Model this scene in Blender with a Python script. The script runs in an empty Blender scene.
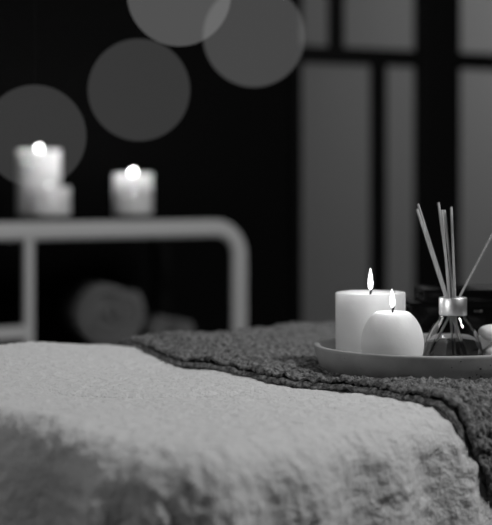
import bpy, bmesh, math, random
from mathutils import Vector, Matrix, noise
random.seed(4)
S = bpy.context.scene
COL = S.collection
F, CX, HY, CZ = 1500.0, 246.0, 192.0, 0.906      # focal length, principal column, horizon row, lens height

def P(px, py, d):                                  # point seen at a pixel, at depth d
    return Vector(((px-CX)/F*d, d, CZ-(py-HY)/F*d))

# ---------------------------------------------------------------- materials
def mat(name, col=0.5, rough=0.6, metal=0.0, **kw):
    m = bpy.data.materials.new(name); m.use_nodes = True
    b = m.node_tree.nodes['Principled BSDF']
    c = (col, col, col, 1) if not isinstance(col, tuple) else col
    b.inputs['Base Color'].default_value = c
    b.inputs['Roughness'].default_value = rough
    b.inputs['Metallic'].default_value = metal
    for k, v in kw.items():
        b.inputs[k.replace('_', ' ')].default_value = v
    return m

def N(m, t, **kw):
    n = m.node_tree.nodes.new(t)
    for k, v in kw.items(): setattr(n, k, v)
    return n

def L(m, a, b): m.node_tree.links.new(a, b)

def noise_bump(m, layers, strength=1.0, dist=0.001, stretch=(1, 1, 1), colour=None, attr=None):
    b = m.node_tree.nodes['Principled BSDF']
    if attr:
        co = N(m, 'ShaderNodeUVMap'); co.uv_map = attr; src = co.outputs[0]
    else:
        co = N(m, 'ShaderNodeTexCoord'); src = co.outputs['Object']
    mp = N(m, 'ShaderNodeMapping'); mp.inputs['Scale'].default_value = stretch
    L(m, src, mp.inputs[0])
    acc = None
    for sc, amt in layers:
        n = N(m, 'ShaderNodeTexNoise'); n.inputs['Scale'].default_value = sc
        n.inputs['Detail'].default_value = 3.0; n.inputs['Roughness'].default_value = 0.6
        L(m, mp.outputs[0], n.inputs['Vector'])
        mu = N(m, 'ShaderNodeMath', operation='MULTIPLY'); mu.inputs[1].default_value = amt
        L(m, n.outputs['Fac'], mu.inputs[0])
        if acc is None: acc = mu.outputs[0]
        else:
            ad = N(m, 'ShaderNodeMath', operation='ADD'); L(m, acc, ad.inputs[0]); L(m, mu.outputs[0], ad.inputs[1]); acc = ad.outputs[0]
    bp = N(m, 'ShaderNodeBump'); bp.inputs['Strength'].default_value = strength; bp.inputs['Distance'].default_value = dist
    L(m, acc, bp.inputs['Height']); L(m, bp.outputs[0], b.inputs['Normal'])
    if colour:
        sc, lo, hi = colour
        n = N(m, 'ShaderNodeTexNoise'); n.inputs['Scale'].default_value = sc; n.inputs['Detail'].default_value = 4
        L(m, mp.outputs[0], n.inputs['Vector'])
        r = N(m, 'ShaderNodeValToRGB')
        r.color_ramp.elements[0].position = 0.35; r.color_ramp.elements[0].color = (lo, lo, lo, 1)
        r.color_ramp.elements[1].position = 0.65; r.color_ramp.elements[1].color = (hi, hi, hi, 1)
        L(m, n.outputs['Fac'], r.inputs[0]); L(m, r.outputs[0], b.inputs['Base Color'])
    return m

M = {}
M['white_terry'] = noise_bump(mat('white_terry', 0.72, 0.95, Sheen_Weight=0.25), [(260, 0.5), (100, 1.0)], 1.0, 0.004, (1, 1, 1), (120, 0.72, 0.78))
M['dark_terry'] = noise_bump(mat('dark_terry', 0.16, 0.95, Sheen_Weight=0.15), [(330, 0.8), (150, 1.2)], 1.0, 0.005, (1, 1, 1), (190, 0.03, 0.30))  # dark and pale speckle puts shading of the terry loops into the colour
M['rolled_terry'] = noise_bump(mat('rolled_terry', 0.2, 0.95), [(200, 1)], 1.0, 0.004)
M['concrete'] = noise_bump(mat('concrete', 0.2, 0.7), [(500, .3), (60, .4)], 0.5, 0.0008, (1, 1, 1), (35, 0.32, 0.42))
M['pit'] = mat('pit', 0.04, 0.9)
def wax(name, col):
    m = mat(name, col, 0.5, Subsurface_Weight=1.0, Subsurface_Scale=0.03)
    b = m.node_tree.nodes['Principled BSDF']; b.inputs['Subsurface Radius'].default_value = (1, 1, 1)
    return noise_bump(m, [(60, 1)], 0.3, 0.001)
M['wax'] = wax('wax', 0.86)
M['wick'] = mat('wick', 0.01, 0.9)
M['collar'] = noise_bump(mat('brushed_metal', 0.92, 0.42, 1.0), [(200, 1)], 0.05, 0.0002, (1, 1, 30))
M['glass'] = mat('glass', 1.0, 0.0, Transmission_Weight=1.0, IOR=1.45)
M['oil'] = mat('oil', 0.1, 0.0, Transmission_Weight=1.0, IOR=1.01)
M['reed'] = noise_bump(mat('reed', 0.36, 0.7), [(700, 1)], 0.6, 0.0006, (1, 1, .05), (500, 0.42, 0.6))
M['stone'] = noise_bump(mat('white_stone', 0.93, 0.45), [(70, 1)], 0.3, 0.001)
M['lacquer'] = noise_bump(mat('black_lacquer', 0.004, 0.15, Specular_IOR_Level=0.25), [(20, 1)], 0.005, 0.0002)
M['metal'] = mat('glint_metal', 0.18, 0.35, 1.0)
M['black_wall'] = noise_bump(mat('black_wall', 0.0035, 0.85, Specular_IOR_Level=0.1), [(40, 1)], 0.2, 0.001)
M['black_wood'] = noise_bump(mat('black_wood', 0.005, 0.6, Specular_IOR_Level=0.15), [(60, 1)], 0.2, 0.001, (1, 1, .1))
M['floor'] = noise_bump(mat('dark_floor', 0.02, 0.6), [(30, 1)], 0.2, 0.001, (1, .1, 1))
M['pale_frame'] = noise_bump(mat('pale_frame', 0.62, 0.45), [(90, 1)], 0.2, 0.0005)
M['vinyl'] = noise_bump(mat('vinyl', 0.3, 0.5), [(300, 1)], 0.2, 0.0005)
M['added_cord'] = mat('added_cord', 0.005, 0.8)

def flame_mat(name, strength):
    m = bpy.data.materials.new(name); m.use_nodes = True; nt = m.node_tree; nt.nodes.clear()
    o = N(m, 'ShaderNodeOutputMaterial'); e = N(m, 'ShaderNodeEmission'); t = N(m, 'ShaderNodeBsdfTransparent')
    a = N(m, 'ShaderNodeAddShader'); e.inputs[1].default_value = strength
    L(m, e.outputs[0], a.inputs[0]); L(m, t.outputs[0], a.inputs[1]); L(m, a.outputs[0], o.inputs[0])
    return m
M['flame'] = flame_mat('flame', 2.5)
M['flame_faint'] = flame_mat('flame_faint', .6)
M['flame_far'] = flame_mat('flame_far', 14.0)

pm = bpy.data.materials.new('frosted_pane'); pm.use_nodes = True; pm.node_tree.nodes.clear()
_o = N(pm, 'ShaderNodeOutputMaterial'); _d = N(pm, 'ShaderNodeBsdfDiffuse'); _t = N(pm, 'ShaderNodeBsdfTranslucent'); _x = N(pm, 'ShaderNodeMixShader')
_d.inputs[0].default_value = (.25, .25, .25, 1); _t.inputs[0].default_value = (.8, .8, .8, 1); _x.inputs[0].default_value = .8
L(pm, _d.outputs[0], _x.inputs[1]); L(pm, _t.outputs[0], _x.inputs[2]); L(pm, _x.outputs[0], _o.inputs[0])
M['pane'] = pm

# ---------------------------------------------------------------- object helpers
def obj(name, bm, m, parent=None, smooth=True, loc=None):
    me = bpy.data.meshes.new(name); bm.normal_update(); bm.to_mesh(me); bm.free()
    if smooth:
        for p in me.polygons: p.use_smooth = True
    o = bpy.data.objects.new(name, me); COL.objects.link(o)
    me.materials.append(M[m])
    if parent: o.parent = parent
    if loc is not None: o.location = loc
    return o

def tag(o, label=None, cat=None, group=None, kind=None):
    if label: o['label'] = label
    if cat: o['category'] = cat
    if group: o['group'] = group
    if kind: o['kind'] = kind
    return o

def thing(name, label, cat, loc, group=None, rz=0.0):
    o = bpy.data.objects.new(name, None); COL.objects.link(o)
    o.location = loc; o.rotation_euler = (0, 0, rz); o.empty_display_size = .05
    return tag(o, label, cat, group)

def box(bm, x0, x1, y0, y1, z0, z1, bevel=0.0, seg=3):
    t = bmesh.new()
    bmesh.ops.create_cube(t, size=1.0)
    for v in t.verts:
        v.co = Vector(((x0+x1)/2+v.co.x*(x1-x0), (y0+y1)/2+v.co.y*(y1-y0), (z0+z1)/2+v.co.z*(z1-z0)))
    if bevel: bmesh.ops.bevel(t, geom=t.edges[:], offset=bevel, segments=seg, affect='EDGES', profile=.5)
    me = bpy.data.meshes.new('tmp'); t.to_mesh(me); t.free(); bm.from_mesh(me); bpy.data.meshes.remove(me)
    return bm

def lathe(prof, seg=96, wob=0.0, seed=0, cap_ends=True):
    bm = bmesh.new(); rings = []
    for r, z in prof:
        if r < 1e-6: rings.append([bm.verts.new((0, 0, z))])
        else:
            ring = []
            for k in range(seg):
                a = 2*math.pi*k/seg
                rr = r*(1+wob*noise.noise(Vector((math.cos(a)*1.5+seed, math.sin(a)*1.5, z*25))))
                ring.append(bm.verts.new((rr*math.cos(a), rr*math.sin(a), z)))
            rings.append(ring)
    for a, b in zip(rings, rings[1:]):
        if len(a) == 1 and len(b) == 1: continue
        for k in range(seg):
            k2 = (k+1) % seg
            if len(a) == 1: bm.faces.new((a[0], b[k2], b[k]))
            elif len(b) == 1: bm.faces.new((a[k], a[k2], b[0]))
            else: bm.faces.new((a[k], a[k2], b[k2], b[k]))
    bmesh.ops.recalc_face_normals(bm, faces=bm.faces[:])
    return bm

def tube(pts, r, seg=12, bm=None, taper=None):
    bm = bm or bmesh.new(); pts = [Vector(p) for p in pts]; rings = []
    prev = None
    for i, p in enumerate(pts):
        d = (pts[min(i+1, len(pts)-1)]-pts[max(i-1, 0)]).normalized()
        if prev is None:
            ref = Vector((0, 0, 1)) if abs(d.z) < .9 else Vector((1, 0, 0))
            s = d.cross(ref).normalized()
        else:
            s = (prev-d*prev.dot(d)).normalized()
        prev = s; u = s.cross(d)
        rr = r*(taper(i/(len(pts)-1)) if taper else 1)
        rings.append([bm.verts.new(p+s*rr*math.cos(2*math.pi*k/seg)+u*rr*math.sin(2*math.pi*k/seg)) for k in range(seg)])
    for a, b in zip(rings, rings[1:]):
        for k in range(seg): bm.faces.new((a[k], a[(k+1) % seg], b[(k+1) % seg], b[k]))
    bm.faces.new(rings[0]); bm.faces.new(rings[-1][::-1])
    bmesh.ops.recalc_face_normals(bm, faces=bm.faces[:])
    return bm

# ---------------------------------------------------------------- camera
cam = bpy.data.cameras.new('camera'); co = bpy.data.objects.new('camera', cam); COL.objects.link(co)
co.location = (0, 0, CZ); co.rotation_euler = (math.pi/2, 0, 0)
cam.sensor_fit = 'HORIZONTAL'; cam.sensor_width = 36; cam.lens = F/492*36
cam.shift_y = -(262.5-HY)/492; cam.clip_start = .05
cam.dof.use_dof = True; cam.dof.focus_distance = 1.64; cam.dof.aperture_fstop = 4.4
S.camera = co

# ---------------------------------------------------------------- the room
def structure(name, bm, m, parent=None, **k):
    o = obj(name, bm, m, parent, **k); o['kind'] = 'structure'; return o
structure('floor', box(bmesh.new(), -3.2, 4.2, -.6, 8.5, -.1, 0), 'floor', smooth=False)

TH = math.radians(24.3); W0 = Vector((P(300, 0, 4.7).x, 4.7)); WD = Vector((math.cos(TH), math.sin(TH)))
def wx(px):                                        # pixel column -> distance along the back wall
    k = (px-CX)/F; return (k*W0.y-W0.x)/(WD.x-k*WD.y)
def wz(py, px):                                    # pixel row -> height on the wall
    d = W0.y+WD.y*wx(px); return CZ-(py-HY)/F*d
wall = bpy.data.objects.new('wall_back', None)
ZT, ZB = 2.5, 0.0
a0, a1, b0, b1 = wx(297), wx(418.5), wx(455), wx(640)
SILL, HEAD = .28, 2.1
bm = bmesh.new()
for r in ((-3.6, a0, ZB, ZT), (a1, b0, ZB, ZT), (b1, 3.2, ZB, ZT), (a0, a1, ZB, SILL), (a0, a1, HEAD, ZT), (b0, b1, ZB, SILL), (b0, b1, HEAD, ZT)):
    box(bm, r[0], r[1], 0, .021, r[2], r[3])
bmesh.ops.remove_doubles(bm, verts=bm.verts[:], dist=1e-5)
wb = structure('wall_back', bm, 'black_wall', smooth=False)
wb.location = (W0.x, W0.y, 0); wb.rotation_euler = (0, 0, TH)
def wobj(name, bm, m, label=None):
    o = structure(name, bm, m, smooth=False); o.location = (W0.x, W0.y, 0); o.rotation_euler = (0, 0, TH); return o
RZ = wz(54, 300); RH = .052
# window 1
bm = bmesh.new()
box(bm, a0, a1, -.02, .02, RZ-RH/2, RZ+RH/2, .003)
box(bm, wx(330), wx(342), -.018, .018, RZ, HEAD, .003)
box(bm, wx(372), wx(384.5), -.018, .018, SILL, RZ, .003)
for x0, x1, z0, z1 in ((a0-.02, a0+.004, SILL-.02, HEAD+.02), (a1-.004, a1+.02, SILL-.02, HEAD+.02), (a0-.02, a1+.02, SILL-.03, SILL+.02), (a0-.02, a1+.02, HEAD-.02, HEAD+.03)):
    box(bm, x0, x1, -.03, .03, z0, z1, .003)
w1 = wobj('window_1', bm, 'black_wood'); w1['label'] = 'tall frosted window left of the broad black post, behind the candles'
p = structure('pane', box(bmesh.new(), a0, a1, .022, .028, SILL, HEAD), 'pane', w1, smooth=False)
bm = bmesh.new()
box(bm, b0, b1, -.02, .02, RZ-RH/2, RZ+RH/2, .003)
box(bm, wx(530), wx(542), -.018, .018, SILL, HEAD, .003)
for x0, x1, z0, z1 in ((b0-.02, b0+.004, SILL-.02, HEAD+.02), (b1-.004, b1+.02, SILL-.02, HEAD+.02), (b0-.02, b1+.02, SILL-.03, SILL+.02), (b0-.02, b1+.02, HEAD-.02, HEAD+.03)):
    box(bm, x0, x1, -.03, .03, z0, z1, .003)
w2 = wobj('window_2', bm, 'black_wood'); w2['label'] = 'frosted window at the right edge, behind the reed sticks'
structure('pane', box(bmesh.new(), b0, b1, .022, .028, SILL, HEAD), 'pane', w2, smooth=False)
wobj('trim_1', box(bmesh.new(), a1+.002, b0-.002, -.04, -.001, 0, ZT, .004), 'black_wood')

# ---------------------------------------------------------------- massage table and cloths, local frame (u along, v across)
NX, NY, TZ = -.063, 1.2, .689
UL, VW, RC, RO = 1.95, .695, .09, .034
U = Vector((.70711, .70711, 0)); V = Vector((-.70711, .70711, 0))
def world(u, v, z): return Vector((NX, NY, z))+U*u+V*v
def drape(u, v, h=0.0, ro=RO):
    """point at cloth coordinates (u, v) laid over the rounded table, h above it"""
    qx = min(max(u, RC), UL-RC); qy = min(max(v, RC), VW-RC)
    dx, dy = u-qx, v-qy; l = math.hypot(dx, dy)
    s = l-(RC-ro)
    if s <= 0 or l < 1e-6: return world(u, v, TZ+h), Vector((0, 0, 1)), 0.0, None
    nx, ny = dx/l, dy/l
    bx, by = qx+nx*(RC-ro), qy+ny*(RC-ro)
    if s < math.pi/2*ro:
        a = s/ro; hx, dz = ro*math.sin(a), ro*(1-math.cos(a)); n = (math.sin(a), math.cos(a))
    else:
        hx, dz = ro, ro+(s-math.pi/2*ro); n = (1, 0)
    nv = (U*nx+V*ny)*n[0]+Vector((0, 0, n[1]))
    return world(bx+nx*hx, by+ny*hx, TZ-dz)+nv*h, nv, dz, (bx, by, nx, ny)

table = thing('massage_table', 'padded massage table hidden under the white terry cloth', 'massage table', (NX, NY, 0))
loc = Vector((NX, NY, 0))
bm = bmesh.new(); ring = []
for cu, cv, a0_ in ((UL-RC, VW-RC, 0), (RC, VW-RC, 90), (RC, RC, 180), (UL-RC, RC, 270)):
    for k in range(13):
        a = math.radians(a0_+k*7.5); ring.append((cu, cv, math.cos(a), math.sin(a)))
lay = []
for rr, zz in ((RC-.05, TZ-.085), (RC-.034, TZ-.082), (RC-.026, TZ-.07), (RC-.026, TZ-.045), (RC-.034, TZ-.030), (RC-.05, TZ-.020), (RC-.07, TZ-.015)):
    lay.append([bm.verts.new((cu+rr*x, cv+rr*y, zz)) for cu, cv, x, y in ring])
for a, b in zip(lay, lay[1:]):
    for k in range(len(ring)): bm.faces.new((a[k], a[(k+1) % len(ring)], b[(k+1) % len(ring)], b[k]))
bm.faces.new(lay[0]); bm.faces.new(lay[-1]); bmesh.ops.recalc_face_normals(bm, faces=bm.faces[:])
rot = Matrix.Rotation(math.pi/4, 4, 'Z')
for v in bm.verts: v.co = rot @ v.co
obj('padded_top', bm, 'vinyl', table)
for (u, v) in ((.12, .1), (UL-.12, .1), (.12, VW-.1), (UL-.12, VW-.1)):
    bm = bmesh.new(); box(bm, u-.03, u+.03, v-.03, v+.03, 0, TZ-.083, .006)
    for q in bm.verts: q.co = rot @ q.co
    obj('leg', bm, 'black_wood', table)

def ss(a, b, x):
    t = min(max((x-a)/(b-a), 0), 1); return t*t*(3-2*t)

def fbm(u, v, sc, seed=0): return noise.noise(Vector((u*sc, v*sc, seed)))

def cloth_h(u, v, dz):
    """relief of the white cloth: soft undulation and terry crinkles"""
    h = .004*fbm(u, v, 5, 3)+.0022*fbm(u+.3*v, v, 14, 7)
    # crease lines running over the top
    h -= .010*math.exp(-((u+v-.559-.012*math.sin((u-v)*20))/.014)**2)*ss(-.30, -.16, u-v)*(1-ss(.02, .16, u-v))
    h += .010*ss(.08, .24, v)*(1-ss(.02, .16, abs(u-.03)))+.006*math.exp(-((u-.022)/.018)**2)*ss(.06, .18, v)
    r = noise.ridged_multi_fractal(Vector((u*56+v*9, v*36-u*6, 1.7)), 1.0, 2.0, 3, 1.0, 2.0)
    amt = .65+.25*ss(.0, .05, dz)+.35*(1-ss(.0, .15, min(u, v)))
    h += .0015*(r-1.1)*amt
    h += .0022*fbm(u, v, 95, 9)*amt
    h += .022*ss(.45, .70, v)*(1-ss(.36, .60, u))      # the cloth is bunched up a little at its far left
    return h

def fold(bx, by, nx, ny, dz):
    """vertical folds of the hanging side"""
    t = max(bx-RC, 0)-max(by-RC, 0)+RC*(math.atan2(-ny, -nx)-math.pi/4)
    k = ss(.004, .065, dz)
    f = .0075*math.sin(t*58-1.2+1.5*noise.noise(Vector((t*5, 0, 5))))
    f += .008*math.exp(-((t+.065-.1*dz)/.009)**2)+.009*math.exp(-((t+.012)/.012)**2)-.004*math.exp(-((t+.04)/.012)**2)
    return k*(f+.004)

step = .0034
us = [-.40+i*step for i in range(int(1.6/step))]; vs = [-.40+i*step for i in range(int(1.30/step))]
bm = bmesh.new(); grid = []
for u in us:
    row = []
    for v in vs:
        p, n, dz, b = drape(u, v)
        h = cloth_h(u, v, dz)+.003
        if b: h += fold(*b, dz)
        row.append(bm.verts.new(p+n*h))
    grid.append(row)
for i in range(len(us)-1):
    for j in range(len(vs)-1):
        bm.faces.new((grid[i][j], grid[i+1][j], grid[i+1][j+1], grid[i][j+1]))
wc = obj('terry_cloth', bm, 'white_terry')
tag(wc, 'white terry cloth covering the massage table and hanging down its front', 'cloth')

# dark towel across the table
EDGE = [(-.08, .43), (-.06, .416), (-.021, .388), (.001, .382), (.042, .390), (.074, .393), (.129, .409), (.164, .411), (.226, .407), (.276, .408), (.33, .425), (.385, .440), (.43, .440), (.478, .444), (.52, .460), (.573, .488), (.66, .525), (.72, .55), (.80, .57)]
def edge(v):
    for (v0, e0), (v1, e1) in zip(EDGE, EDGE[1:]):
        if v <= v1:
            t = (v-v0)/(v1-v0); return e0+(e1-e0)*(t if t < 0 else t)
    return EDGE[-1][1]
def edge_s(v): return sum(edge(v+k*.012) for k in range(-2, 3))/5
def towel_h(u, v, e):
    lump = .0042*fbm(u, v, 17, 21)+.0036*fbm(u, v, 45, 22)
    rid = noise.ridged_multi_fractal(Vector((u*95, v*95, 4.2)), 1.0, 2.0, 3, 1.0, 2.0)
    lump += (.0028*(rid-1.1)+.0038*fbm(u, v, 110, 23)+.0034*fbm(u, v, 230, 24))*(1.15-.3*ss(.1, .35, v))
    tray = math.hypot(*(Vector((u-.5784, v-.1874))))
    lump *= ss(.11, .15, tray)*.8+.2
    wave = .010*ss(.30, .55, v)*(.5+.5*math.sin(u*16+v*9))*ss(.0, .08, u-e)*(1-ss(.50, .62, u-.5*(v-.3)))
    lump *= 1-.6*ss(.60, .68, u)*(1-ss(.5, .6, v))
    return lump+wave
def towel_layer(name, off, h0, thick, vmin, parent=None):
    bm = bmesh.new(); nu, nv = 480, 330; g = []
    v0, v1 = vmin, .79
    for j in range(nv+1):
        v = v0+(v1-v0)*j/nv
        e = edge_s(v)-off+.0022*fbm(v, 0, 40, off*100)
        row = []
        for i in range(nu+1):
            t = i/nu; du = 1.15*(t**1.35)
            u = e+du
            p, n, dz, b = drape(u, v)
            h = h0+towel_h(u, v, e)*(1 if off == 0 else .4)+.006+.004*fbm(u, v, 5, 3)
            h += .022*ss(.45, .70, v)*(1-ss(.36, .60, u))
            rim = min(du, abs(v-v0))
            h += .0018*math.exp(-((rim-.004)/.0035)**2)                    # hem
            h -= (thick*.6)*math.exp(-(rim/.0022)**2)
            row.append(bm.verts.new(p+n*h))
        g.append(row)
    for j in range(nv):
        for i in range(nu): bm.faces.new((g[j][i], g[j][i+1], g[j+1][i+1], g[j+1][i]))
    bmesh.ops.recalc_face_normals(bm, faces=bm.faces[:])
    o = obj(name, bm, 'dark_terry', parent)
    s = o.modifiers.new('thickness', 'SOLIDIFY'); s.thickness = thick; s.offset = -1 
    return o
dt = towel_layer('terry_towel', 0, .0055, .003, -.067)
tag(dt, 'dark grey terry towel spread over the white cloth under the tray', 'towel')
hem = towel_layer('underlayer', .007, .0015, .003, -.074, dt)
TOWEL = TZ+.0135

# ---------------------------------------------------------------- tray and what stands on it
TC = Vector((.212, 1.74, TOWEL-.0035))
R1 = .134
tray = thing('round_tray', 'round grey concrete tray on the dark towel, holding two lit candles', 'tray', TC)
prof = [(0, 0), (.118, 0), (.1225, .001), (.1262, .0042), (.1308, .0180), (.1335, .0290), (.1338, .0310), (.1332, .0322), (.1318, .0326), (.1282, .0326), (.1266, .0320), (.1260, .0302), (.1245, .016), (.122, .011), (.117, .0095), (0, .0095)]
prof = [(a, b*.94) for a, b in prof]
obj('dish', lathe(prof, 160, .004, 3), 'concrete', tray)
FLOOR_Z = TC.z+.0092
# small pits in the side of the tray
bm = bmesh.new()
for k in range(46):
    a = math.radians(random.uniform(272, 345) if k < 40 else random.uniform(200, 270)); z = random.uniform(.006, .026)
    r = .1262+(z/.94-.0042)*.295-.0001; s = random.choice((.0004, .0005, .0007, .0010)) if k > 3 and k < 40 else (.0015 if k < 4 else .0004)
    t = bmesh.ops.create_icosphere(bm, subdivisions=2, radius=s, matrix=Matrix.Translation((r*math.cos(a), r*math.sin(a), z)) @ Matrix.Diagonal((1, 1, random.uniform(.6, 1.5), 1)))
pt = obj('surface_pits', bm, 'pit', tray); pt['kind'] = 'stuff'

def wick_and_flame(parent, z, r_off, fh, fr, lean=.0, fmat='flame', wh=.007, power=.0, wr=.0011, wlean=.002):
    pts = [(0, 0, z-.004), (0, 0, z+wh*.3), (wlean*.4, 0, z+wh*.65), (wlean, 0, z+wh)]
    w = obj('wick', tube(pts, wr), 'wick', parent)
    prof = [(0, 0)]
    for k in range(1, 24):
        t = k/24
        r = fr*(math.sin(math.pi*min(t**.62, 1)))**.85*(1-.25*t)
        prof.append((max(r, .00005), fh*t))
    prof.append((0, fh))
    bm = lathe(prof, 32)
    for v in bm.verts: v.co += Vector((lean*(v.co.z/fh)**2, 0, z+wh*.72))
    f = obj('flame', bm, fmat, parent); f['label'] = 'bright candle flame'
    if power:
        l = bpy.data.lights.new('candle_light', 'POINT'); l.energy = power; l.shadow_soft_size = .006
        lo = bpy.data.objects.new('candle_light', l); COL.objects.link(lo)
        lo.location = parent.location+Vector((0, 0, z+wh+fh*.55))

def candle(name, label, loc, r, h, seed, **k):
    c = thing(name, label, 'candle', loc)
    e = .0028
    prof = [(0, 0), (r-e, 0), (r-.0006, .0012), (r, .004)]
    for q in range(1, 10): prof.append((r, .004+(h-.008)*q/10))
    prof += [(r, h-.0016), (r-.0003, h-.0005), (r-.0010, h), (r-.0045, h-.0004), (r*.75, h-.0016), (r*.4, h-.0030), (r*.15, h-.0038), (0, h-.004)]
    bm = lathe(prof, 96, .004, seed)
    for v in bm.verts:
        if v.co.z > h*.8: v.co.z += .0010*noise.noise(Vector((v.co.x*40, v.co.y*40, seed)))
    obj('wax_body', bm, 'wax', c)
    wick_and_flame(c, h-.004, r, **k)
    return c
FZ = FLOOR_Z
d = 1.775
candle('pillar_candle', 'wide white pillar candle, lit, on the round tray behind the ball candle', (P(370.5, 0, d).x, d, FZ), .0412, (CZ-(293-HY)/F*d)-FZ+.001, 5,
       fh=.0262, fr=.0031, wh=.009, wr=.0013, power=.045)
# ball candle
d = 1.675; br = .0350
bc = thing('ball_candle', 'lit white ball-shaped candle with a flat top, in front of the pillar candle', 'candle', (P(392.5, 0, d).x, d, FZ))
topz = (CZ-(312-HY)/F*d)-FZ; cz = topz-.0265
prof = [(0, 0)]
rzz = .0415; a_hi = math.acos(.0185/br); cz = topz-rzz*math.sin(a_hi); a_lo = -math.asin(min(cz/rzz, .985))
for k in range(33):
    a = a_lo+(a_hi-a_lo)*k/32
    prof.append((br*math.cos(a), cz+rzz*math.sin(a)))
rt = prof[-1][0]
prof += [(rt-.0018, topz+.0005), (rt-.006, topz+.0002), (rt*.4, topz-.001), (0, topz-.0015)]
obj('wax_body', lathe(prof, 96, .003, 9), 'wax', bc)
wick_and_flame(bc, topz-.0015, 0, wr=.0013, fh=.0215, fr=.0031, wh=.0085, power=.045, lean=-.0008)

# reed diffuser
d = 1.735; dc = Vector((P(453, 0, d).x, d, FZ))
df = thing('reed_diffuser', 'cone-shaped clear glass diffuser bottle with a silver collar, on the tray', 'diffuser bottle', dc)
pw = d/F
zc1 = (CZ-(297.3-HY)/F*d)-FZ; zc0 = (CZ-(315-HY)/F*d)-FZ
rb = 31*pw
hb = zc0
def br_at(t):                                     # outer bottle radius, t from base to shoulder
    pts = [(0, rb*.93), (.03, rb), (.12, rb), (.35, rb*.93), (.6, rb*.80), (.8, rb*.64), (.93, rb*.49), (1.0, rb*.42)]
    for (t0, r0), (t1, r1) in zip(pts, pts[1:]):
        if t <= t1:
            return r0+(r1-r0)*(t-t0)/(t1-t0)
    return pts[-1][1]
def br_s(t): return (br_at(max(t-.04, 0))+br_at(t)*2+br_at(min(t+.04, 1)))/4
out = [(0, .0006), (rb*.8, .0003), (rb*.93, 0)]+[(br_s(k/28) if k > 1 else br_at(k/28), hb*k/28) for k in range(1, 29)]
neck = [(out[-1][0]*.98, hb+.004), (out[-1][0]*.97, zc1-.002)]
w = .0022
inn = [(neck[1][0]-w, zc1-.002), (neck[0][0]-w, hb+.003)]+[(br_s(k/28)-w, hb*k/28) for k in range(27, 2, -1)]+[(rb*.85, .0045), (0, .0042)]
obj('glass_body', lathe(out+neck+inn, 128), 'glass', df)
lv = (CZ-(341-HY)/F*d)-FZ
liq = [(0, .0040), (rb*.84, .0043)]+[(br_s(k/28)-w+.0003, hb*k/28) for k in range(4, 28) if hb*k/28 < lv-.0003]
liq += [(br_s(lv/hb)-w+.0003, lv), (0, lv-.0003)]
obj('oil', lathe(liq, 96), 'oil', df)
rc = 13.9*pw
collar = [(rc-.0022, zc0+.0005), (rc-.0006, zc0-.0002), (rc, zc0+.0008), (rc, zc1-.0008), (rc-.0006, zc1), (rc-.0035, zc1), (rc-.0042, zc1-.0006), (rc-.0042, zc1-.004), (rc-.0026, zc1-.0045), (rc-.0022, zc0+.0005)]
cl = obj('collar', lathe(collar, 96), 'collar', df); cl['label'] = 'brushed silver collar'

sticks = [((418, 204), (447.5, 297), -.004, 'leftmost reed stick in the diffuser, tip just above its neighbour'),
          ((417, 209), (445.5, 297), .006, 'second reed stick from the left in the diffuser, tip slightly lower'),
          ((438.5, 202.5), (451, 297), .004, 'reed stick leaning slightly left, its tip left of the middle bundle'),
          ((442, 210), (449, 297), -.005, 'short reed stick in the middle of the bundle, between its neighbours'),
          ((444.5, 210), (453.5, 297), .000, 'reed stick right beside the short middle one'),
          ((451.3, 207), (455, 297), -.002, 'nearly upright reed stick, the rightmost of the upright bundle'),
          ((503, 214), (459, 297), .003, 'lone reed stick leaning far to the right, out of the picture')]
for k, (t, m, dy, lab) in enumerate(sticks):
    A = P(t[0], t[1], d+dy*2.2); B = P(m[0], m[1], d+dy*.35)
    zb = FZ+.0055
    C = B+(B-A)*((B.z-zb)/(A.z-B.z))
    ax = Vector((C.x-dc.x, C.y-dc.y)); lim = rb-.0055
    if ax.length > lim: C.x = dc.x+ax.x*lim/ax.length; C.y = dc.y+ax.y*lim/ax.length
    bm = tube([A+(C-A)*q/10 for q in range(11)], .00135)
    o = obj('reed_stick', bm, 'reed')
    tag(o, lab, 'reed stick', 'reed sticks in the glass diffuser')

# white stones at the right of the tray
def pebble(px, py, dd, rx, ry, rz_, tilt, seed, label):
    bm = bmesh.new(); bmesh.ops.create_icosphere(bm, subdivisions=5, radius=1)
    for v in bm.verts:
        n = v.co.copy(); k = 1+.06*noise.noise(n*1.1+Vector((seed, 0, 0)))
        v.co = Vector((n.x*rx*k, n.y*ry*k, n.z*rz_*k))
    o = obj('white_stone', bm, 'stone', loc=P(px, py, dd)); o.rotation_euler = (0, tilt, 0)
    tag(o, label, 'stone', 'white stones on the tray')
    return o
s1 = pebble(499, 0, 1.735, .0195, .018, .0118, 0, 2, 'lower white pebble on the tray beside the diffuser bottle'); s1.location.z = FZ+.0116
s2 = pebble(497, 0, 1.74, .0215, .018, .0105, math.radians(8), 6, 'upper white pebble, resting on the lower one beside the diffuser bottle'); s2.location.z = FZ+.0116+.0215

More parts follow.
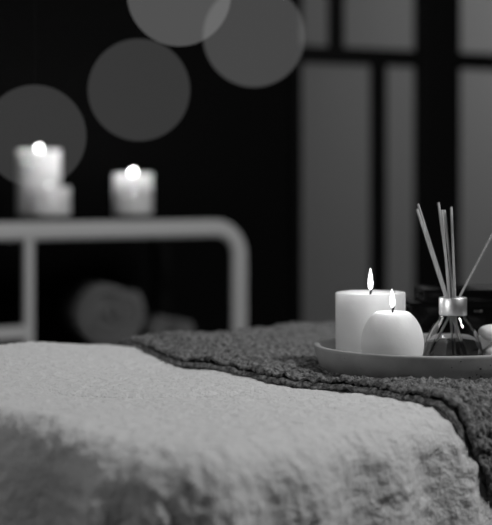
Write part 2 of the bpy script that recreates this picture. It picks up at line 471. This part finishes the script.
# ---------------------------------------------------------------- black lacquered box behind the tray
bd = 1.90
bl = thing('lacquered_box', 'glossy black lacquered box on the dark towel behind the diffuser', 'box', (0, 0, 0))
x0 = P(423, 0, bd).x; x1 = x0+.24; zt = CZ-(290-HY)/F*bd; z0 = TOWEL-.001
bl.location = (x0, bd, z0)
zs = CZ-(303-HY)/F*bd
ob = obj('lid', box(bmesh.new(), 0, x1-x0, 0, .115, zs-z0-.001, zt-z0, .003, 4), 'lacquer', bl)
obj('body', box(bmesh.new(), -.021, x1-x0+.02, -.004, .119, 0, zs-z0, .006, 4), 'lacquer', bl)
q = P(478.5, 311.5, bd-.006)
bm = box(bmesh.new(), -.005, .005, -.0012, .0022, -.0012, .0012, .0005, 2)  # small bar added to make the streak of light on the box front
cp = obj('front_glint', bm, 'metal', bl); cp.location = (q.x-x0, -.0048, q.z-z0); cp['label'] = 'small metal bar standing for a highlight on the box front'
bm = lathe([(0, 0), (.0016, 0), (.0019, .0008), (.0012, .002), (0, .0024)], 24)  # tiny bead added as the bright glint on the lid corner
kn = obj('corner_glint', bm, 'metal', bl); kn.location = (.0022, .008, zt-z0-.0002); kn['label'] = 'tiny metal bead standing for the highlight at the lid corner'

# ---------------------------------------------------------------- side table in the background
SA = Vector((-.582, 3.55, 0)); SD = Vector((.8175, .576, 0)); SN = Vector((-.576, .8175, 0)); SANG = math.atan2(.576, .8175)
ztop = CZ-.0725
st = thing('console_table', 'pale-framed console table with a rounded corner, behind the massage table', 'table', (SA.x, SA.y, 0), rz=SANG)
LEN = .697; tk = .043; TD = .42
def band(path, depth0, depth1, half):             # a flat bar swept along a path in the local xz plane
    bm = bmesh.new(); rs = []
    for i, (x, z) in enumerate(path):
        a = Vector(path[max(i-1, 0)]); b = Vector(path[min(i+1, len(path)-1)]); t = (b-a).normalized(); n = Vector((-t.y, t.x))
        c = Vector((x, z)); o_, i_ = c+n*half, c-n*half
        rs.append([bm.verts.new((o_.x, depth0, o_.y)), bm.verts.new((i_.x, depth0, i_.y)), bm.verts.new((i_.x, depth1, i_.y)), bm.verts.new((o_.x, depth1, o_.y))])
    for a, b in zip(rs, rs[1:]):
        for k in range(4): bm.faces.new((a[k], a[(k+1) % 4], b[(k+1) % 4], b[k]))
    bm.faces.new(rs[0]); bm.faces.new(rs[-1][::-1]); bmesh.ops.recalc_face_normals(bm, faces=bm.faces[:])
    e = [e for e in bm.edges if len(e.link_faces) == 2 and e.calc_face_angle() > 1.2]
    bmesh.ops.bevel(bm, geom=e, offset=.006, segments=2, affect='EDGES')
    return bm
def loop(off=0):
    r = .075; X0 = -.50; X1 = LEN-.0; path = [(X0+.0, 0.0), (X0, ztop-tk/2-r)]
    path = [(X0, .0)]
    for k in range(0, 9):
        a = math.pi-k*math.pi/16; path.append((X0+r+r*math.cos(a), ztop-tk/2-r+r*math.sin(a)))
    for k in range(0, 9):
        a = math.pi/2-k*math.pi/16; path.append((X1-r+r*math.cos(a), ztop-tk/2-r+r*math.sin(a)))
    path.append((X1, 0.0))
    return path
fr = obj('front_frame', band(loop(), 0, .022, tk/2), 'pale_frame', st, smooth=False)
obj('back_frame', band(loop(), TD-.045, TD, tk/2), 'black_wood', st, smooth=False)
obj('tabletop', box(bmesh.new(), -.45, LEN-.05, .020, TD-.045, ztop-.03, ztop-.001, .003), 'black_wood', st, smooth=False)
def lx(px):                                        # pixel column -> local x on the front plane
    k = (px-CX)/F; return (k*SA.y-SA.x)/(SD.x-k*SD.y)
def ly(py, px): return CZ-(py-HY)/F*(SA.y+SD.y*lx(px))
zsh = CZ-(349-HY)/F*3.93
obj('upright', box(bmesh.new(), lx(25.5), lx(34.5), 0, .018, 0, ztop-tk+.001, .003), 'pale_frame', st, smooth=False)
obj('shelf_rail', box(bmesh.new(), -.50+tk/2-.002, lx(25.5)+.001, 0, .018, ly(340, 10), ly(327, 10), .003), 'pale_frame', st, smooth=False)
obj('lower_shelf', box(bmesh.new(), lx(38)-.002, LEN-tk/2+.001, .0, TD-.01, zsh-.03, zsh, .003), 'black_wood', st, smooth=False)

# candles on the console table
def far_candle(name, lab, px, pytop, rpx, dd, flame=True, power=.5, seed=1, fm='flame_far'):
    x = P(px, 0, dd).x; zb = ztop+.0135; h = (CZ-(pytop-HY)/F*dd)-zb
    return candle(name, lab, (x, dd, zb), rpx/F*dd, h, seed, fh=.012, fr=.0063, wh=.0035, wr=.0018, power=power, fmat=fm)
tr2 = thing('slate_tray', 'low black tray under the blurred candles on the console table', 'tray', (SA.x+SD.x*.30+SN.x*.20, SA.y+SD.y*.30+SN.y*.20, ztop-.0005), rz=SANG)
obj('board', box(bmesh.new(), -.37, .30, -.175, .15, 0, .0125, .002), 'lacquer', tr2, smooth=False)
far_candle('pillar_candle', 'tall blurred white pillar candle, lit, at the left end of the console table', 39, 150, 21.5, 3.98, True, .75, 11)
far_candle('pillar_candle', 'short blurred white candle with a faint flame, in front of the tall one at left', 49, 187, 21.5, 3.72, True, .3, 12, 'flame_faint')
far_candle('pillar_candle', 'blurred short white candle, lit, standing alone on the right of the console table', 131.5+1.5, 173.5, 19.5, 3.93, True, .75, 13)

# rolled towels on the lower shelf
def roll(r, length, turns, th, seed):
    bm = bmesh.new(); n = int(turns*40); rows = []
    pitch = (r-th/2-.006)/turns; 
    def c(k):
        t = k/n; a = t*turns*2*math.pi; rr = .006+pitch*turns*t
        return a, rr
    for k in range(n+1):
        a, rr = c(k)
        w = 1+.05*noise.noise(Vector((math.cos(a)*1.3, math.sin(a)*1.3, seed)))
        row = []
        for s, y in ((-.5, 0), (-.5, length), (.5, length), (.5, 0)):
            q = (rr+s*pitch*.9)*w
            row.append(bm.verts.new((q*math.cos(a), y+.004*math.sin(a*1.7) if y == 0 else y, q*math.sin(a))))
        rows.append(row)
    for a, b in zip(rows, rows[1:]):
        for k in range(4): bm.faces.new((a[k], a[(k+1) % 4], b[(k+1) % 4], b[k]))
    bm.faces.new(rows[0]); bm.faces.new(rows[-1][::-1]); bmesh.ops.recalc_face_normals(bm, faces=bm.faces[:])
    return bm
for (px, rpx, dd, lab, seed) in ((110, 37, 3.86, 'large rolled towel with its spiral end showing, on the lower shelf of the console table', 1),
                                 (172, 25, 3.93, 'small flattened rolled towel right of the large roll on the lower shelf', 2)):
    r = rpx/F*dd
    o = obj('rolled_towel', roll(r, .25 if seed == 1 else .16, 3.1, .02, seed), 'rolled_terry', loc=(P(px, 0, dd).x, dd, zsh+r+.001)); o.rotation_euler = (0, 0, SANG*.5)
    if seed == 2:
        o.scale = (1, 1, .64); o.location.z = zsh+r*.64+.004
    tag(o, lab, 'towel', 'rolled towels under the console table')

# ---------------------------------------------------------------- out-of-focus light discs, built as stand-in hanging globes
CEIL = 2.5
structure('ceiling', box(bmesh.new(), -3.2, 4.2, -.6, 8.5, CEIL, CEIL+.1), 'black_wall', smooth=False)
for k, (px, py, rpx, dd, e, lab) in enumerate((
        (139, 90, 51, 2.18, .035, 'dim round blur disc of an out-of-focus light, lowest in the middle, clear of the others'),
        (254, 36, 51, 2.30, .058, 'round blur disc of an out-of-focus light whose right edge overlaps the window'),
        (179, -6, 52, 2.02, .08, 'brightest round blur disc of an out-of-focus light, cut off by the top of the picture'),
        (35, 136, 51, 2.10, .034, 'dim round blur disc of an out-of-focus light at the left edge, behind the tall blurred candle'))):
    r = rpx/F*dd
    c = thing('globe_lamp', lab, 'bokeh', P(px, py, dd), 'out-of-focus light discs in the dark')
    M['globe%d' % k] = flame_mat('bokeh_glow', e/2)
    bm = bmesh.new(); bmesh.ops.create_uvsphere(bm, u_segments=14, v_segments=48, radius=r)
    bm.free(); bm = bmesh.new(); bmesh.ops.create_uvsphere(bm, u_segments=64, v_segments=40, radius=r)
    obj('globe', bm, 'globe%d' % k, c)  # sphere stands in for the lens-blur disc of a light
    obj('added_cord', tube([(0, 0, r-.0005), (0, 0, CEIL-c.location.z)], .0004, 6), 'added_cord', c)  # hanging wire added so the disc has a support

# ---------------------------------------------------------------- light
def area(name, loc, target, size, power, sy=None):
    l = bpy.data.lights.new(name, 'AREA'); l.energy = power; l.size = size
    if sy: l.shape = 'RECTANGLE'; l.size_y = sy
    o = bpy.data.objects.new(name, l); COL.objects.link(o); o.location = loc
    o.rotation_euler = (Vector(target)-Vector(loc)).to_track_quat('-Z', 'Y').to_euler()
    return o
area('softbox_right', (1.3, 1.28, 2.1), (.1, 1.55, .7), .35, 19.5)
area('softbox_left', (-1.3, 2.5, 1.9), (.1, 1.8, .7), .6, 4)
area('fill_front', (-1.6, .2, 1.7), (-.1, 1.3, .6), 1.2, 5)
area('console_light', (.9, 2.6, 2.1), (-.3, 3.8, .7), .5, 10)
c = Vector((W0.x+WD.x*.9, W0.y+WD.y*.9, 0)); n = Vector((-WD.y, WD.x, 0))
area('daylight', tuple(c+Vector((WD.x, WD.y, 0))*.45+n*1.1+Vector((0, 0, 1.9))), tuple(c+Vector((WD.x*.3, WD.y*.3, 1.2))), 1.0, 7)

w = bpy.data.worlds.new('world'); S.world = w; w.use_nodes = True
w.node_tree.nodes['Background'].inputs[0].default_value = (.02, .02, .02, 1)
w.node_tree.nodes['Background'].inputs[1].default_value = .3
S.view_settings.view_transform = 'Standard'; S.view_settings.look = 'None'; S.view_settings.gamma = 1
S.view_settings.use_curve_mapping = False; S.view_settings.exposure = 0
S.cycles.use_denoising = True
S.cycles.max_bounces = 12; S.cycles.transmission_bounces = 10; S.cycles.transparent_max_bounces = 16
